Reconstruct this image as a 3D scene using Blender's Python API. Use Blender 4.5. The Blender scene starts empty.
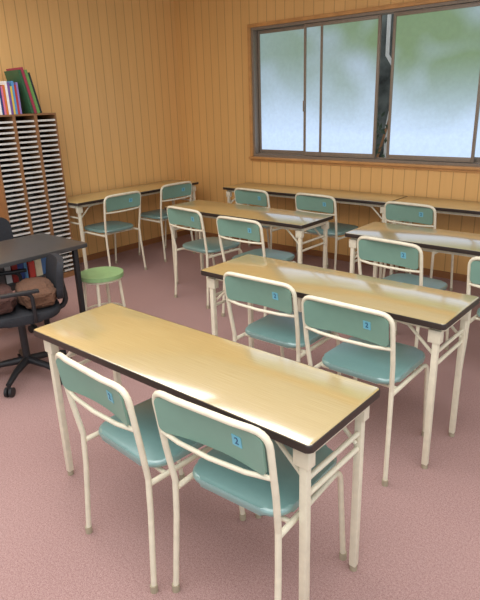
import bpy, bmesh, math, random
from mathutils import Vector, Matrix, noise
random.seed(4)
C=bpy.context.scene.collection
PI=math.pi
# ------------------------------------------------------------------ materials
def lin(c):
    return tuple(((v/255)/12.92 if v/255<=.04045 else ((v/255+.055)/1.055)**2.4) for v in c)+(1,)
def newmat(name):
    m=bpy.data.materials.new(name);m.use_nodes=True
    return m,m.node_tree,m.node_tree.nodes['Principled BSDF']
def mat(name,col,rough=.5,metal=0,var=.06,scale=30,bump=0,spec=.5,coat=0,ior=1.5):
    m,nt,b=newmat(name);N=nt.nodes;L=nt.links
    tc=N.new('ShaderNodeTexCoord');no=N.new('ShaderNodeTexNoise');no.inputs['Scale'].default_value=scale;no.inputs['Detail'].default_value=4
    L.new(tc.outputs['Object'],no.inputs['Vector'])
    cr=N.new('ShaderNodeValToRGB');c=lin(col)
    cr.color_ramp.elements[0].position=.3;cr.color_ramp.elements[1].position=.7
    cr.color_ramp.elements[0].color=tuple(v*(1-var) for v in c[:3])+(1,)
    cr.color_ramp.elements[1].color=tuple(min(1,v*(1+var)) for v in c[:3])+(1,)
    L.new(no.outputs['Fac'],cr.inputs['Fac']);L.new(cr.outputs['Color'],b.inputs['Base Color'])
    b.inputs['Roughness'].default_value=rough;b.inputs['Metallic'].default_value=metal
    b.inputs['Specular IOR Level'].default_value=spec;b.inputs['Coat Weight'].default_value=coat
    if coat: b.inputs['Coat Roughness'].default_value=.3;b.inputs['Coat IOR'].default_value=ior
    if bump:
        bp=N.new('ShaderNodeBump');bp.inputs['Strength'].default_value=bump;bp.inputs['Distance'].default_value=.004
        L.new(no.outputs['Fac'],bp.inputs['Height']);L.new(bp.outputs['Normal'],b.inputs['Normal'])
    return m
def math_node(nt,op,a,bv=None):
    n=nt.nodes.new('ShaderNodeMath');n.operation=op
    if hasattr(a,'links'): nt.links.new(a,n.inputs[0])
    else: n.inputs[0].default_value=a
    if bv is not None:
        if hasattr(bv,'links'): nt.links.new(bv,n.inputs[1])
        else: n.inputs[1].default_value=bv
    return n.outputs[0]
def panel_mat(name,axis,col,w=.108):
    m,nt,b=newmat(name);N=nt.nodes;L=nt.links
    tc=N.new('ShaderNodeTexCoord');sp=N.new('ShaderNodeSeparateXYZ');L.new(tc.outputs['Object'],sp.inputs[0])
    u=math_node(nt,'DIVIDE',math_node(nt,'ADD',sp.outputs[axis],20),w)
    fr=math_node(nt,'FRACT',u);fl=math_node(nt,'FLOOR',u)
    d=math_node(nt,'ABSOLUTE',math_node(nt,'SUBTRACT',fr,.5))
    g=N.new('ShaderNodeMapRange');g.inputs[1].default_value=.445;g.inputs[2].default_value=.49;L.new(d,g.inputs[0])
    wn=N.new('ShaderNodeTexWhiteNoise');wn.noise_dimensions='1D';L.new(fl,wn.inputs['W'])
    mp=N.new('ShaderNodeMapping');mp.inputs['Scale'].default_value=(14,14,.9);L.new(tc.outputs['Object'],mp.inputs[0])
    no=N.new('ShaderNodeTexNoise');no.inputs['Scale'].default_value=3;no.inputs['Detail'].default_value=3;L.new(mp.outputs[0],no.inputs['Vector'])
    f=math_node(nt,'ADD',math_node(nt,'MULTIPLY',wn.outputs['Value'],.35),math_node(nt,'MULTIPLY',no.outputs['Fac'],.65))
    cr=N.new('ShaderNodeValToRGB');c=lin(col)
    cr.color_ramp.elements[0].position=.2;cr.color_ramp.elements[1].position=.8
    cr.color_ramp.elements[0].color=(c[0]*.95,c[1]*.94,c[2]*.92,1);cr.color_ramp.elements[1].color=(c[0]*1.05,c[1]*1.05,c[2]*1.05,1)
    L.new(f,cr.inputs['Fac'])
    mx=N.new('ShaderNodeMix');mx.data_type='RGBA';L.new(math_node(nt,'MULTIPLY',g.outputs[0],.58),mx.inputs[0])
    L.new(cr.outputs['Color'],mx.inputs[6]);mx.inputs[7].default_value=(c[0]*.4,c[1]*.32,c[2]*.25,1)
    L.new(mx.outputs[2],b.inputs['Base Color'])
    b.inputs['Roughness'].default_value=.45
    return m
def grain_mat(name,c0,c1):
    m,nt,b=newmat(name);N=nt.nodes;L=nt.links
    tc=N.new('ShaderNodeTexCoord');mp=N.new('ShaderNodeMapping');mp.inputs['Scale'].default_value=(3,230,10);L.new(tc.outputs['Object'],mp.inputs[0])
    no=N.new('ShaderNodeTexNoise');no.inputs['Scale'].default_value=2;no.inputs['Detail'].default_value=6;no.inputs['Roughness'].default_value=.6;L.new(mp.outputs[0],no.inputs['Vector'])
    cr=N.new('ShaderNodeValToRGB');cr.color_ramp.elements[0].position=.3;cr.color_ramp.elements[1].position=.68
    cr.color_ramp.elements[0].color=lin(c0);cr.color_ramp.elements[1].color=lin(c1)
    L.new(no.outputs['Fac'],cr.inputs['Fac']);L.new(cr.outputs['Color'],b.inputs['Base Color'])
    b.inputs['Roughness'].default_value=.4;b.inputs['Specular IOR Level'].default_value=.5
    b.inputs['Coat Weight'].default_value=1;b.inputs['Coat Roughness'].default_value=.12;b.inputs['Coat IOR'].default_value=5.4
    return m
def carpet_mat():
    m,nt,b=newmat('pink_carpet');N=nt.nodes;L=nt.links
    tc=N.new('ShaderNodeTexCoord')
    n1=N.new('ShaderNodeTexNoise');n1.inputs['Scale'].default_value=330;n1.inputs['Detail'].default_value=3;L.new(tc.outputs['Object'],n1.inputs['Vector'])
    n2=N.new('ShaderNodeTexNoise');n2.inputs['Scale'].default_value=120;n2.inputs['Detail'].default_value=4;L.new(tc.outputs['Object'],n2.inputs['Vector'])
    n3=N.new('ShaderNodeTexNoise');n3.inputs['Scale'].default_value=1.6;L.new(tc.outputs['Object'],n3.inputs['Vector'])
    s=math_node(nt,'ADD',math_node(nt,'MULTIPLY',n1.outputs['Fac'],.68),math_node(nt,'ADD',math_node(nt,'MULTIPLY',n2.outputs['Fac'],.25),math_node(nt,'MULTIPLY',n3.outputs['Fac'],.07)))
    cr=N.new('ShaderNodeValToRGB');e=cr.color_ramp.elements;e[0].position=.37;e[1].position=.63
    e[0].color=lin((139,106,103));e[1].color=lin((192,160,154))
    L.new(s,cr.inputs['Fac']);L.new(cr.outputs['Color'],b.inputs['Base Color'])
    bp=N.new('ShaderNodeBump');bp.inputs['Strength'].default_value=.35;bp.inputs['Distance'].default_value=.003;L.new(n1.outputs['Fac'],bp.inputs['Height']);L.new(bp.outputs['Normal'],b.inputs['Normal'])
    b.inputs['Roughness'].default_value=.95;b.inputs['Specular IOR Level'].default_value=.1
    return m
WIN=1.95
def frosted_mat():
    # frosted panes emit the daylight themselves; blurred foliage is painted into the glow
    m,nt,b=newmat('glowing_frosted_glass');N=nt.nodes;L=nt.links
    tc=N.new('ShaderNodeTexCoord');mp=N.new('ShaderNodeMapping');mp.inputs['Scale'].default_value=(.8,1,.9);L.new(tc.outputs['Object'],mp.inputs[0])
    n=N.new('ShaderNodeTexNoise');n.inputs['Scale'].default_value=2.3;n.inputs['Detail'].default_value=1.0;L.new(mp.outputs[0],n.inputs['Vector'])
    sp=N.new('ShaderNodeSeparateXYZ');L.new(tc.outputs['Object'],sp.inputs[0])
    hi=N.new('ShaderNodeMapRange');hi.inputs[1].default_value=1.2;hi.inputs[2].default_value=1.95;L.new(sp.outputs[2],hi.inputs[0])
    nm=N.new('ShaderNodeMapRange');nm.inputs[1].default_value=.28;nm.inputs[2].default_value=.56;L.new(n.outputs['Fac'],nm.inputs[0])
    xr=N.new('ShaderNodeMapRange');xr.inputs[1].default_value=-3.8;xr.inputs[2].default_value=-2.0;xr.inputs[3].default_value=.5;xr.inputs[4].default_value=1.2;L.new(sp.outputs[0],xr.inputs[0])
    f=math_node(nt,'MULTIPLY',math_node(nt,'MULTIPLY',nm.outputs[0],hi.outputs[0]),xr.outputs[0])
    base=N.new('ShaderNodeMix');base.data_type='RGBA';L.new(hi.outputs[0],base.inputs[0])
    base.inputs[6].default_value=lin((152,171,194));base.inputs[7].default_value=lin((112,128,138))
    mx=N.new('ShaderNodeMix');mx.data_type='RGBA';L.new(f,mx.inputs[0]);L.new(base.outputs[2],mx.inputs[6]);mx.inputs[7].default_value=lin((76,98,68))
    g=N.new('ShaderNodeTexNoise');g.inputs['Scale'].default_value=34;g.inputs['Detail'].default_value=4;L.new(tc.outputs['Object'],g.inputs['Vector'])
    gm=N.new('ShaderNodeMapRange');gm.inputs[3].default_value=.86;gm.inputs[4].default_value=1.1;L.new(g.outputs['Fac'],gm.inputs[0])
    L.new(mx.outputs[2],b.inputs['Emission Color']);L.new(math_node(nt,'MULTIPLY',gm.outputs[0],WIN),b.inputs['Emission Strength'])
    b.inputs['Base Color'].default_value=(.06,.065,.07,1);b.inputs['Roughness'].default_value=.35
    return m
M=dict(
 wallL=panel_mat('orange_panelling_left',1,(228,182,118)),wallB=panel_mat('orange_panelling_back',0,(226,178,112)),
 ceil=mat('ceiling_board',(226,226,222),.9,scale=8),carpet=carpet_mat(),base=mat('brown_baseboard',(150,100,60),.5),
 casing=mat('window_casing_wood',(198,144,86),.45,var=.12,scale=12),alu=mat('bronze_aluminium',(138,124,110),.4,metal=.1),
 glass=frosted_mat(),top=grain_mat('wood_laminate',(196,171,106),(220,197,138)),edge=mat('dark_edge_band',(52,42,37),.4),
 cream=mat('cream_painted_steel',(226,218,194),.35),
 teal=mat('teal_plywood',(120,156,140),.4,var=.02),vinyl=mat('teal_vinyl',(114,154,150),.4,var=.03,scale=50,bump=.05,coat=.8,ior=2.2),
 cap=mat('beige_rubber_cap',(168,156,132),.7),blue=mat('blue_sticker',(112,182,202),.4),digit=mat('dark_print',(36,80,116),.5),
 black=mat('black_plastic',(30,30,33),.45),fabric=mat('black_fabric',(36,37,42),.85,scale=90,bump=.4,var=.2),desk=mat('charcoal_laminate',(64,63,63),.35),
 cab=mat('brown_cabinet_wood',(142,100,64),.5,var=.2,scale=10),cabin=mat('cabinet_black_inside',(30,26,25),.8),paper=mat('white_tray_paper',(212,210,204),.6,var=.12,scale=40),
 green=mat('green_vinyl',(138,174,120),.4),brown=mat('brown_plush',(98,68,50),.95,scale=120,bump=.6,var=.25),dbrown=mat('dark_brown_plush',(72,45,38),.95,scale=120,bump=.6,var=.25),
 block=mat('outside_block_wall',(88,94,92),.9,var=.8,scale=4),page=mat('book_pages',(232,226,208),.8),
 leaf=mat('dark_leaves',(58,72,54),.8,var=.4,scale=20),pale=mat('pale_downpipe',(206,208,206),.5))
# ------------------------------------------------------------------ mesh helpers
def fillet(pts,r,n=5):
    P=[Vector(p) for p in pts];out=[];k=len(P)
    for i,p in enumerate(P):
        if i==0 or i==k-1: out.append(p);continue
        a=P[i-1];b=P[(i+1)%k];d1=(a-p);d2=(b-p);l=min(r,d1.length*.49,d2.length*.49)
        q1=p+d1.normalized()*l;q2=p+d2.normalized()*l
        for j in range(n+1):
            t=j/n;out.append(q1*(1-t)**2+p*2*t*(1-t)+q2*t*t)
    return out
def tube(bm,pts,r,seg=10,closed=False,r2=None):
    P=[Vector(p) for p in pts];k=len(P);rings=[];up=None
    for i,p in enumerate(P):
        if closed: d=(P[(i+1)%k]-P[i-1])
        else: d=(P[min(i+1,k-1)]-P[max(i-1,0)])
        d.normalize()
        if up is None: up=d.orthogonal().normalized()
        else:
            up=(up-d*up.dot(d));up.normalize()
        s=d.cross(up);rr=r if r2 is None else r+(r2-r)*i/(k-1)
        rings.append([bm.verts.new(p+(up*math.cos(2*PI*j/seg)+s*math.sin(2*PI*j/seg))*rr) for j in range(seg)])
    for i in range(k if closed else k-1):
        A=rings[i];B=rings[(i+1)%k]
        off=0
        if closed and i==k-1:
            off=min(range(seg),key=lambda o:(A[0].co-B[o].co).length)
        for j in range(seg): bm.faces.new((A[j],A[(j+1)%seg],B[(j+1+off)%seg],B[(j+off)%seg]))
    if not closed: bm.faces.new(rings[0][::-1]);bm.faces.new(rings[-1])
def box(bm,x0,x1,y0,y1,z0,z1,bev=0):
    vs=[bm.verts.new((x,y,z)) for x in (x0,x1) for y in (y0,y1) for z in (z0,z1)]
    fs=[bm.faces.new([vs[i] for i in q]) for q in ((0,1,3,2),(4,6,7,5),(0,4,5,1),(2,3,7,6),(0,2,6,4),(1,5,7,3))]
    if bev:
        es={e for f in fs for e in f.edges};bmesh.ops.bevel(bm,geom=list(es),offset=bev,segments=2,affect='EDGES',profile=.6)
def slab(bm,cx,cy,z0,z1,w,d,r,bev=0,n=6,seg=3,bottom=True):
    pts=[]
    for (sx,sy,a0) in ((1,1,0),(-1,1,90),(-1,-1,180),(1,-1,270)):
        for j in range(n+1):
            a=math.radians(a0+90*j/n);pts.append((cx+sx*(w/2-r)+math.cos(a)*r,cy+sy*(d/2-r)+math.sin(a)*r))
    lo=[bm.verts.new((x,y,z0)) for x,y in pts];hi=[bm.verts.new((x,y,z1)) for x,y in pts];k=len(pts)
    bm.faces.new(lo[::-1]);t=bm.faces.new(hi)
    for i in range(k): bm.faces.new((lo[i],lo[(i+1)%k],hi[(i+1)%k],hi[i]))
    if bev:
        es=list(t.edges)
        if bottom: es+=[e for v in lo for e in v.link_edges if all(abs(q.co.z-z0)<1e-6 for q in e.verts)]
        bmesh.ops.bevel(bm,geom=list(set(es)),offset=bev,segments=seg,affect='EDGES',profile=.5)
def cyl(bm,x,y,z0,z1,r,seg=24,r1=None):
    r1=r if r1 is None else r1
    a=[bm.verts.new((x+math.cos(2*PI*j/seg)*r,y+math.sin(2*PI*j/seg)*r,z0)) for j in range(seg)]
    b=[bm.verts.new((x+math.cos(2*PI*j/seg)*r1,y+math.sin(2*PI*j/seg)*r1,z1)) for j in range(seg)]
    bm.faces.new(a[::-1]);bm.faces.new(b)
    for j in range(seg): bm.faces.new((a[j],a[(j+1)%seg],b[(j+1)%seg],b[j]))
def panel(bm,w,h,r,t,y0,z0,bow,lean,rows=6):
    # curved upright panel with rounded corners; w,h half sizes
    xs=[-w+r*(1-math.cos(PI/2*i/6)) for i in range(6)]+[-w+r+(2*w-2*r)*i/12 for i in range(13)]+[w-r*(1-math.cos(PI/2*(5-i)/6)) for i in range(6)]
    G=[[],[]]
    for x in xs:
        ax=max(0,abs(x)-(w-r));hh=h-r+math.sqrt(max(0,r*r-ax*ax))
        for s in (0,1):
            col=[]
            for k in range(rows+1):
                zz=-hh+2*hh*k/rows
                col.append(bm.verts.new((x,y0+bow*(x/w)**2-lean*zz+(t if s else 0),z0+zz)))
            G[s].append(col)
    n=len(xs)
    for i in range(n-1):
        for k in range(rows):
            a,b=G[0],G[1]
            bm.faces.new((a[i][k],a[i+1][k],a[i+1][k+1],a[i][k+1]));bm.faces.new((b[i][k],b[i][k+1],b[i+1][k+1],b[i+1][k]))
        for k in (0,rows):
            q=(G[0][i][k],G[1][i][k],G[1][i+1][k],G[0][i+1][k]);bm.faces.new(q if k==0 else q[::-1])
    for i in (0,n-1):
        for k in range(rows):
            q=(G[0][i][k],G[0][i][k+1],G[1][i][k+1],G[1][i][k]);bm.faces.new(q if i==0 else q[::-1])
def obj(name,bm,m,parent=None,smooth=True):
    bmesh.ops.recalc_face_normals(bm,faces=bm.faces)
    me=bpy.data.meshes.new(name);bm.to_mesh(me);bm.free()
    me.materials.append(m)
    o=bpy.data.objects.new(name,me);C.objects.link(o)
    if smooth:
        for p in me.polygons: p.use_smooth=True
        try: me.set_sharp_from_angle(angle=math.radians(38))
        except Exception: pass
    if parent: o.parent=parent
    return o
def thing(name,label,cat,loc=(0,0,0),rz=0,group=None):
    o=bpy.data.objects.new(name,None);C.objects.link(o);o.location=loc;o.rotation_euler=(0,0,rz);o.empty_display_size=.1
    o['label']=label;o['category']=cat
    if group:o['group']=group
    return o
def copy_tree(o,parent=None):
    c=o.copy();C.objects.link(c)
    if parent:c.parent=parent
    for ch in list(o.children): copy_tree(ch,c)
    return c
def struct(name,bm,m,parent=None,smooth=False):
    o=obj(name,bm,m,parent,smooth)
    if not parent:o['kind']='structure'
    return o
NB=bmesh.new
# ------------------------------------------------------------------ room
WX=-4.96;WY=4.79;CH=2.62
bm=NB();box(bm,WX-.12,1.6,-1.6,WY+.12,-.1,0);struct('floor',bm,M['carpet'])
bm=NB();box(bm,WX-.12,WX,-1.6,WY+.12,0,CH);struct('wall_left',bm,M['wallL'])
wx0,wx1,wz0,wz1=-3.89,-.83,.975,2.215
bm=NB();box(bm,WX,wx0,WY,WY+.12,0,CH);box(bm,wx1,1.6,WY,WY+.12,0,CH);box(bm,wx0,wx1,WY,WY+.12,0,wz0);box(bm,wx0,wx1,WY,WY+.12,wz1,CH);struct('wall_back',bm,M['wallB'])
bm=NB();box(bm,WX-.12,1.6,-1.6,WY+.12,CH,CH+.08);struct('ceiling',bm,M['ceil'])
bm=NB();box(bm,WX,WX+.012,-1.6,WY,0,.06);struct('baseboard_left',bm,M['base'])
bm=NB();box(bm,WX+.012,1.6,WY-.012,WY,0,.06);struct('baseboard_back',bm,M['base'])
# window
bm=NB();f=.024
box(bm,wx0,wx1,WY+.0,WY+.11,wz0,wz0+f);box(bm,wx0,wx1,WY+.0,WY+.11,wz1-f,wz1);box(bm,wx0,wx0+f,WY+.0,WY+.11,wz0+f,wz1-f);box(bm,wx1-f,wx1,WY+.0,WY+.11,wz0+f,wz1-f)
box(bm,wx0+f,wx1-f,WY+.05,WY+.056,wz0+f,wz0+f+.012)
win=struct('window_1',bm,M['alu'])
bm=NB();c=.032
box(bm,wx0-c,wx1+c,WY-.022,WY,wz1,wz1+c,.003);box(bm,wx0-c,wx0,WY-.022,WY,wz0,wz1,.003);box(bm,wx1,wx1+c,WY-.022,WY,wz0,wz1,.003)
obj('casing',bm,M['casing'],win)
bm=NB();box(bm,wx0-c,wx1+c,WY-.05,WY,wz0-.022,wz0,.004);box(bm,wx0-c,wx1+c,WY-.018,WY,wz0-.048,wz0-.022,.003);obj('window_sill',bm,M['casing'],win)
def sash(x0,x1,y):
    s=.024;z0=wz0+f+.004;z1=wz1-f-.004;bm=NB()
    box(bm,x0,x0+s,y,y+.022,z0,z1,.002);box(bm,x1-s,x1,y,y+.022,z0,z1,.002);box(bm,x0+s,x1-s,y,y+.022,z0,z0+.04,.002);box(bm,x0+s,x1-s,y,y+.022,z1-.03,z1,.002)
    o=obj('sash',bm,M['alu'],win)
    bm=NB();box(bm,x0+s,x1-s,y+.010,y+.015,z0+.04,z1-.03);obj('pane',bm,M['glass'],o,smooth=False)
    return o
sash(-3.86,-3.055,WY+.066);s2=sash(-3.265,-2.485,WY+.012);s3=sash(-2.37,-1.60,WY+.012);sash(-1.68,-.87,WY+.066)
bm=NB();box(bm,-3.262,-3.244,WY-.006,WY+.012,1.42,1.52,.003);obj('latch',bm,M['alu'],s2)
bm=NB();box(bm,-3.085,-3.06,WY+.016,WY+.024,wz0+f+.03,wz1-f-.03,.002);obj('overlap_stile',bm,M['alu'],s2)
# outside seen through the open gap
bm=NB();box(bm,-6,2,6.1,6.25,0,2.9);o=struct('wall_outside',bm,M['block'])
bm=NB();tube(bm,[(-3.04,6.06,2.4),(-3.04,6.06,1.95),(-2.9,6.06,1.75),(-3.0,6.06,1.2),(-3.0,6.06,.0)],.022,10)
o=obj('outdoor_pipe',bm,M['pale']);o['label']='pale pipe on the outside wall, seen through the gap between window sashes';o['category']='pipe'
bm=NB()
for i in range(420):
    a=Vector((random.uniform(-3.9,-2.5),random.uniform(5.4,5.9),random.uniform(.1,1.5)));s=.03
    u=Vector((random.uniform(-1,1),random.uniform(-1,1),random.uniform(-1,1))).normalized();v=u.orthogonal().normalized()
    bm.faces.new([bm.verts.new(a+u*s*1.5),bm.verts.new(a+v*s*.6),bm.verts.new(a-u*s*1.5),bm.verts.new(a-v*s*.6)])
tr=thing('shrub','dark leafy shrub growing outside the open window gap','shrub',(0,0,0))
obj('foliage',bm,M['leaf'],tr,smooth=False)
bm=NB()
for k in range(5): tube(bm,[(-3.3+k*.03,5.7,0),(-3.6+k*.16,5.7+.02*k,.9),(-3.8+k*.25,5.7,1.3)],.014,6)
obj('stem',bm,M['cab'],tr)
# ------------------------------------------------------------------ folding table
def make_table(L,W,label,loc,rz,group):
    t=thing('folding_table',label,'table',loc,rz,group)
    h=.70;th=.025
    bm=NB();slab(bm,L/2,W/2,h-th,h-.001,L,W,.015,.003);obj('edge_band',bm,M['edge'],t)
    bm=NB();slab(bm,L/2,W/2,h-.004,h,L-.007,W-.007,.013,.001,bottom=False);obj('tabletop',bm,M['top'],t)
    ix,iy=.045,.046
    bm=NB()
    for y in (iy+.012,W-iy-.012): box(bm,.03,L-.03,y-.012,y+.012,h-th-.028,h-th,.003)
    for x in (.03,L-.03,): box(bm,x-.012,x+.012,iy+.012,W-iy-.012,h-th-.028,h-th,.003)
    obj('apron_rail',bm,M['cream'],t)
    for sx,x in ((1,ix),(-1,L-ix)):
        for y in (iy,W-iy):
            bm=NB();box(bm,x-.0125,x+.0125,y-.0125,y+.0125,.02,h-th-.026,.004)
            o=obj('leg',bm,M['cream'],t)
            bm=NB();cyl(bm,x,y,0,.022,.013,14);obj('foot_cap',bm,M['cap'],o)
            xa,xb=(x-.022,x+.03) if sx>0 else (x-.03,x+.022)
            bm=NB();box(bm,xa,xb,y-.017,y+.017,h-th-.075,h-th-.02,.002);obj('hinge',bm,M['cream'],o)
            bm=NB();yy=y+(.022 if y<W/2 else -.022)
            tube(bm,[(x,yy,.52),(x+sx*.13,yy,h-th-.035),(x+sx*.24,yy,h-th-.018)],.007,8);obj('folding_stay',bm,M['cream'],t)
        for z in (.55,.495):
            bm=NB();tube(bm,[(x,iy,z),(x,W-iy,z)],.0085,10);obj('cross_bar',bm,M['cream'],t)
    return t
G1='folding tables in the classroom'
make_table(1.335,.395,'nearest long folding table in the foreground, two chairs on its near side',(-2.015,1.04,0),0,G1)
make_table(1.32,.405,'second long folding table behind the foreground one, reaching the right edge',(-2.04,2.035,0),0,G1)
make_table(1.43,.43,'third-row folding table left of centre, before the window-wall tables',(-3.64,3.24,0),0,G1)
make_table(1.46,.43,'third-row folding table cut off by the right edge of the photo',(-1.85,3.20,0),0,G1)
make_table(1.85,.41,'narrow folding table under the left half of the window, along the back wall',(-3.97,4.36,0),0,G1)
make_table(1.85,.41,'folding table against the back wall at far right, below the right windows',(-2.11,4.36,0),0,G1)
make_table(1.60,.44,'folding table along the left wall, right of the paper cabinet',(-4.48,2.94,0),PI/2,G1)
# ------------------------------------------------------------------ chairs
def text_mesh(s,size):
    cu=bpy.data.curves.new('txt','FONT');cu.body=s;cu.size=size;cu.align_x='CENTER';cu.align_y='CENTER';cu.extrude=.0004;cu.offset=.0004
    o=bpy.data.objects.new('txt',cu);C.objects.link(o);dg=bpy.context.evaluated_depsgraph_get();dg.update()
    me=bpy.data.meshes.new_from_object(o.evaluated_get(dg));bpy.data.objects.remove(o);return me
two=text_mesh('2',.030);two.materials.clear();two.materials.append(M['digit'])
def make_chair():
    t=thing('stacking_chair','x','chair')
    r=.0101
    bm=NB();slab(bm,0,.012,.425,.451,.366,.38,.07,.012,n=8)
    obj('seat',bm,M['vinyl'],t)
    bm=NB();panel(bm,.19,.062,.024,.008,-.2375,.695,-.024,.13);obj_b=obj('backrest',bm,M['teal'],t)
    bm=NB();box(bm,-.017,.017,-.0008,.0008,-.017,.017);s=obj('number_sticker',bm,M['blue'],obj_b,smooth=False)
    s.location=(.092,-.2453,.702);s.rotation_euler=(math.atan(.13),0,-.12)
    n=bpy.data.objects.new('number',two);C.objects.link(n);n.parent=s;n.location=(0,-.0012,0);n.rotation_euler=(PI/2,0,0)
    a=.2015
    u=[(-.193,-.205,.43),(-a+.001,-.225,.56),(-a,-.256,.768),(-.1,-.272,.775),(.1,-.272,.775),(a,-.256,.768),(a-.001,-.225,.56),(.193,-.205,.43)]
    P=[Vector(p) for p in u]
    path=[P[0],P[1]]+fillet([P[1],P[2],P[3]],.05)[1:-1]+[P[3],P[4]]+fillet([P[4],P[5],P[6]],.05)[1:-1]+[P[6],P[7]]
    bm=NB();tube(bm,path,r,12);obj('back_frame',bm,M['cream'],t)
    bm=NB();tube(bm,[(-a,-.236,.624),(-.12,-.250,.620),(0,-.256,.619),(.12,-.250,.620),(a,-.236,.624)],.0075,10);obj('back_bar',bm,M['cream'],t)
    for s_ in (-1,1):
        bm=NB();tube(bm,[(s_*.193,-.205,.43),(s_*.195,-.21,.3),(s_*.203,-.232,.02)],r,12);l=obj('leg',bm,M['cream'],t)
        bm=NB();cyl(bm,s_*.2035,-.233,0,.028,.013,14);obj('foot_cap',bm,M['cap'],l)
        bm=NB();tube(bm,fillet([(s_*.189,-.2,.405),(s_*.184,.17,.405),(s_*.184,.215,.02)],.05),r-.0003,12);l=obj('leg',bm,M['cream'],t)
        bm=NB();cyl(bm,s_*.184,.2155,0,.028,.013,14);obj('foot_cap',bm,M['cap'],l)
    bm=NB();tube(bm,[(-.184,.13,.405),(.184,.13,.405)],.008,10);tube(bm,[(-.188,-.13,.405),(.188,-.13,.405)],.008,10)
    for x in (-.12,.12): box(bm,x-.015,x+.015,-.14,.14,.412,.428)
    obj('seat_frame',bm,M['cream'],t)
    return t
first=make_chair();used=[False]
def chair(rx,ry,deg,label,group):
    a=math.radians(deg)
    t=copy_tree(first) if used[0] else first
    used[0]=True
    t.location=(rx-math.sin(a)*.24,ry+math.cos(a)*.24,0);t.rotation_euler=(0,0,a);t['label']=label;t['group']=group;t['category']='chair'
    return t
G='teal chairs with cream tube frames'
chair(-1.40,.90,-4,'teal chair at the left of the nearest table, back to the camera',G)
chair(-.938,.945,3,'closest teal chair, at the right of the nearest table, sticker reading 2',G)
chair(-1.55,1.93,1,'teal chair at the second table, left one of the two',G)
chair(-1.05,1.86,0,'teal chair at the second table, right one with the bluish seat',G)
chair(-3.13,3.0,-5,'teal chair at the left end of the third-row left table',G)
chair(-2.51,2.92,-1,'teal chair at the right end of the third-row left table',G)
chair(-1.38,2.9,-5,'teal chair at the third-row table on the right, its full back showing',G)
chair(-.70,2.82,-1,'teal chair cut off by the right edge of the photo',G)
chair(-3.28,4.0,-3,'far teal chair at the back wall below the first window pane',G)
chair(-2.61,4.03,-3,'far teal chair at the back wall below the middle of the window',G)
chair(-1.77,4.03,-3,'far teal chair at the back wall near the right edge',G)
chair(-4.18,3.225,89,'teal chair facing the left wall, nearest to the paper cabinet',G)
chair(-4.22,3.94,88,'teal chair facing the left wall, nearest to the room corner',G)
# ------------------------------------------------------------------ stool
t=thing('round_stool','round stool with green vinyl seat and cream legs beside the dark desk','stool',(-3.16,2.195,0),.4)
bm=NB();cyl(bm,0,0,.428,.455,.152,40);bmesh.ops.bevel(bm,geom=[e for e in bm.edges if abs(e.verts[0].co.z-e.verts[1].co.z)<1e-5],offset=.01,segments=3,affect='EDGES');obj('seat',bm,M['green'],t)
bm=NB();cyl(bm,0,0,.412,.428,.14,32);obj('seat_ring',bm,M['cream'],t)
for k in range(4):
    a=k*PI/2+.3;bm=NB();tube(bm,[(.12*math.cos(a),.12*math.sin(a),.415),(.15*math.cos(a),.15*math.sin(a),.015)],.011,10);l=obj('leg',bm,M['cream'],t)
    bm=NB();cyl(bm,.151*math.cos(a),.151*math.sin(a),0,.025,.014,12);obj('foot_cap',bm,M['cap'],l)
bm=NB();tube(bm,[(.137*math.cos(k*PI/12),.137*math.sin(k*PI/12),.18) for k in range(24)],.007,8,closed=True);obj('foot_ring',bm,M['cream'],t)
# ------------------------------------------------------------------ desk
t=thing('small_desk','small charcoal desk at the left edge with an open shelf below its top','desk',(-3.36,1.54,0))
bm=NB();slab(bm,0,0,.675,.70,.56,1.06,.02,.004);obj('desktop',bm,M['desk'],t)
bm=NB();box(bm,-.25,.105,.02,.44,.50,.512,.002);box(bm,-.25,.105,.02,.032,.512,.675,.002);obj('shelf',bm,M['desk'],t)
bm=NB();box(bm,-.262,-.25,-.44,.44,.35,.675,.002);obj('back_panel',bm,M['desk'],t)
for x in (-.25,.235):
    for y in (-.45,.45):
        bm=NB();box(bm,x-.015,x+.015,y-.015,y+.015,0,.676,.003);obj('leg',bm,M['black'],t)
def book(name,label,loc,size,col,tilt=0,group=None,rz=0):
    d,th,h=size
    t=thing(name,label,'book',loc,rz,group);t.rotation_euler=(tilt,0,rz)
    m=mat(name+'_cover',col,.45)
    bm=NB();box(bm,0,d,-th/2,-th/2+.003,0,h);box(bm,0,d,th/2-.003,th/2,0,h);box(bm,d-.003,d,-th/2+.003,th/2-.003,0,h);obj('cover',bm,m,t,smooth=False)
    bm=NB();box(bm,.005,d-.003,-th/2+.003,th/2-.003,.004,h-.004);obj('pages',bm,M['page'],t,smooth=False)
y=1.578
for nm,col,th,h in (('white',(225,225,225),.045,.12),('dark red',(170,50,48),.035,.135),('royal blue',(50,84,160),.05,.115),('slim light blue',(110,170,215),.02,.13),('bright red',(206,66,56),.04,.105),('cream',(226,214,180),.045,.13),('steel blue',(76,120,176),.05,.12),('yellow',(222,186,84),.03,.11),('brown',(128,86,64),.04,.125)):
    book('book',nm+' book standing on the shelf under the charcoal desk',(-3.455+random.uniform(0,.03),y+th/2,.5125),(.16,th,h),col,0,'books on the desk shelf');y+=th+.003
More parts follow.
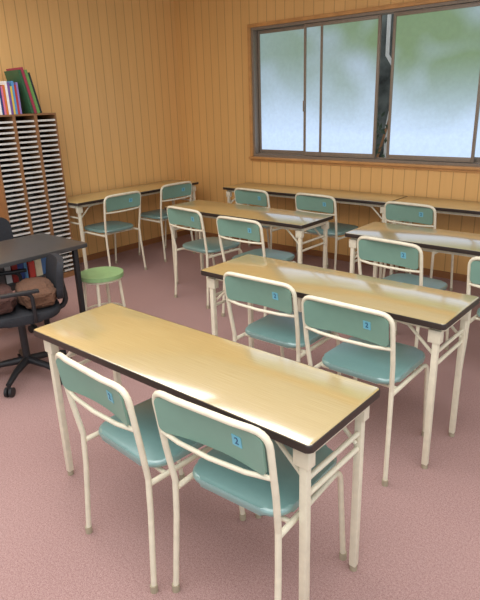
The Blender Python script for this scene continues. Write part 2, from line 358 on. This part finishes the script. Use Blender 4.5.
# ------------------------------------------------------------------ office chairs
def office(label,loc,rz,arms,backz=.62,backh=.2,backw=.2,seatz=.46,base=.5,depth=.44):
    t=thing('office_chair',label,'chair',loc,rz)
    bm=NB();slab(bm,0,0,seatz-.05,seatz,.44,depth,.14,.02,n=8);obj('seat',bm,M['fabric'],t)
    bm=NB();panel(bm,backw,backh,.07,.035,-.27,backz,.03,.12);obj('backrest',bm,M['fabric'],t)
    bm=NB();tube(bm,fillet([(0,0,seatz-.06),(0,-.28,seatz-.06),(0,-.255,backz)],.08),.016,10);obj('back_support',bm,M['black'],t)
    bm=NB();cyl(bm,0,0,.09,seatz-.05,.022,20);obj('gas_column',bm,M['black'],t)
    for k in range(5):
        a=k*2*PI/5+base;x,y=math.cos(a),math.sin(a)
        bm=NB();tube(bm,[(.01*x,.01*y,.115),(.15*x,.15*y,.1),(.25*x,.25*y,.07)],.024,10,r2=.015);l=obj('base_arm',bm,M['black'],t)
        bm=NB()
        p=Vector((.25*x,.25*y,.028));n=Vector((-y,x,0))
        for s in (-1,1): tube(bm,[p+n*s*.006,p+n*s*.022],.028,18)
        tube(bm,[p+Vector((0,0,.0)),p+Vector((0,0,.05))],.008,8);obj('caster',bm,M['black'],l)
    if arms:
        for s in (-1,1):
            bm=NB();pts=fillet([(s*.16,-.05,seatz-.045),(s*.235,-.06,seatz-.04),(s*.236,-.06,seatz+.13),(s*.236,.06,seatz+.14)],.04)
            tube(bm,pts,.011,10);box(bm,s*.236-.018,s*.236+.018,-.1,.1,seatz+.13,seatz+.148,.006);obj('armrest',bm,M['black'],t)
    return t
oa=math.radians(158);ox,oy=-3.0,1.49
office('black office chair with brown plush cushions, in front of the charcoal desk',(ox,oy,0),oa,True,backw=.17,backh=.11,backz=.60,base=1.3)
office('black office chair behind the charcoal desk, only its rounded back showing',(-3.88,1.86,0),math.radians(-95),False,backz=.60,backh=.17,seatz=.42)
def cushion(name,label,loc,rz,size,m):
    bm=NB();bmesh.ops.create_uvsphere(bm,u_segments=64,v_segments=40,radius=1)
    def se(a,p): return math.copysign(abs(a)**p,a)
    for v in bm.verts:
        x,y,z=v.co
        k=1+.12*noise.noise(Vector((x*1.8,y*1.8,z*1.8)))+.06*noise.noise(Vector((x*6,y*6,z*6)))+.02*noise.noise(Vector((x*20,y*20,z*20)))
        v.co=(se(x,.6)*size[0]*k,se(y,.6)*size[1]*k,se(z,.7)*size[2]*k)
    o=obj(name,bm,m);o.location=loc;o.rotation_euler=(0,0,rz);o['label']=label;o['category']='cushion';return o
hx_,hy_=-math.sin(oa),math.cos(oa)
cushion('cushion','brown furry cushion against the backrest of the office chair by the desk',(ox-.11*hx_,oy-.11*hy_,.519),oa,(.175,.105,.060),M['brown'])
cushion('cushion','dark reddish-brown cushion on the front of the office chair seat',(ox+.115*hx_,oy+.115*hy_,.519),oa,(.175,.105,.058),M['dbrown'])
# ------------------------------------------------------------------ paper cabinet
X0=-4.94;X1=-4.62;n=3;cw=.2;y1=2.938;H=1.49;rows=33
t=thing('paper_cabinet','tall brown cabinet of thin white paper trays standing against the left wall','cabinet',((X0+X1)/2,y1-n*cw/2,0))
hy=n*cw/2;hx=(X1-X0)/2
bm=NB();box(bm,-hx,-hx+.012,-hy,hy,0,H);box(bm,-hx,hx,-hy,hy,H-.015,H);box(bm,-hx,hx,-hy,hy,0,.05)
obj('body',bm,M['cab'],t,smooth=False)
for k in range(n+1):
    yy=-hy+k*cw;a=max(-hy,yy-.013);b=min(hy,yy+.013);bm=NB();box(bm,-hx+.012,hx,a,b,.05,H-.015);obj('divider',bm,M['cab'],t,smooth=False)
bm=NB();box(bm,-hx+.012,-hx+.016,-hy+.01,hy-.01,.05,H-.015);obj('back_lining',bm,M['cabin'],t,smooth=False)
bm=NB();w=cw/2-.0135;box(bm,-hx+.03,hx-.003,-w,w,0,.003);box(bm,hx-.008,hx-.003,-w,w,.003,.0155);tray0=bm
tm=None
for k in range(n):
    for j in range(rows):
        z=.06+j*(H-.085)/rows
        if tm is None:
            o=obj('tray',tray0,M['paper'],t,smooth=False);tm=o
        else:
            o=tm.copy();C.objects.link(o);o.parent=t
        o.location=(-random.choice((0,0,0,.004,.01)),-hy+(k+.5)*cw,z)
# books on the cabinet
gp='books on top of the paper cabinet'
y=2.44
for nm,col,th,h in (('slim white',(235,235,232),.014,.24),('navy blue',(44,60,120),.016,.25),('pink',(220,120,150),.016,.22),('orange',(220,120,50),.018,.23),('thick white',(240,238,232),.020,.26),('violet',(120,84,150),.020,.25),('yellow',(226,196,80),.016,.22),('sky blue',(90,150,200),.018,.26),('red',(190,60,56),.016,.23),('lavender',(150,130,190),.016,.25)):
    book('book',nm+' book standing upright on the paper cabinet',(-4.84,y+th/2,H),(.2,th,h),col,0,gp);y+=th+.002
y+=.078
for nm,col,th,h in (('tall dark green',(50,92,62),.022,.35),('tall maroon',(160,54,76),.024,.37),('tall grass green',(104,150,80),.026,.35),('tall black',(40,42,46),.014,.33)):
    book('book',nm+' book leaning left on the paper cabinet',(-4.85,y+th/2,H+.003),(.23,th,h),col,.2,gp);y+=th+.004
# ------------------------------------------------------------------ light
w=bpy.data.worlds.new('world');bpy.context.scene.world=w;w.use_nodes=True
bg=w.node_tree.nodes['Background'];bg.inputs[0].default_value=(.9,.95,1,1);bg.inputs[1].default_value=1.15
def area(loc,rot,sx,sy,e,col):  # unseen fill lights added below the ceiling to brighten the room
    l=bpy.data.lights.new('area','AREA');l.shape='RECTANGLE';l.size=sx;l.size_y=sy;l.energy=e;l.color=col
    o=bpy.data.objects.new('added_fill_light',l);C.objects.link(o);o.location=loc;o.rotation_euler=rot;return o
area((-.8,.5,CH-.05),(0,0,0),3.2,3.0,92,(1,1,1))
area((-3.6,1.3,CH-.05),(0,0,0),1.9,1.9,40,(1,1,1))  # extra fill added for the dim left wall
# ------------------------------------------------------------------ camera
f_,p,yaw,roll,Hc=563.14,.341,.714,.033,1.544
F=Vector((-math.sin(yaw)*math.cos(p),math.cos(yaw)*math.cos(p),-math.sin(p)))
R=Vector((math.cos(yaw),math.sin(yaw),0));D=F.cross(R)
R2=R*math.cos(roll)+D*math.sin(roll);D2=-R*math.sin(roll)+D*math.cos(roll)
cd=bpy.data.cameras.new('camera');cam=bpy.data.objects.new('camera',cd);C.objects.link(cam)
mw=Matrix(((R2.x,-D2.x,-F.x,0),(R2.y,-D2.y,-F.y,0),(R2.z,-D2.z,-F.z,Hc),(0,0,0,1)))
cam.matrix_world=mw;cd.sensor_fit='AUTO';cd.sensor_width=36;cd.lens=f_/600*36;cd.clip_start=.05
bpy.context.scene.camera=cam
bpy.context.scene.view_settings.view_transform='Standard'
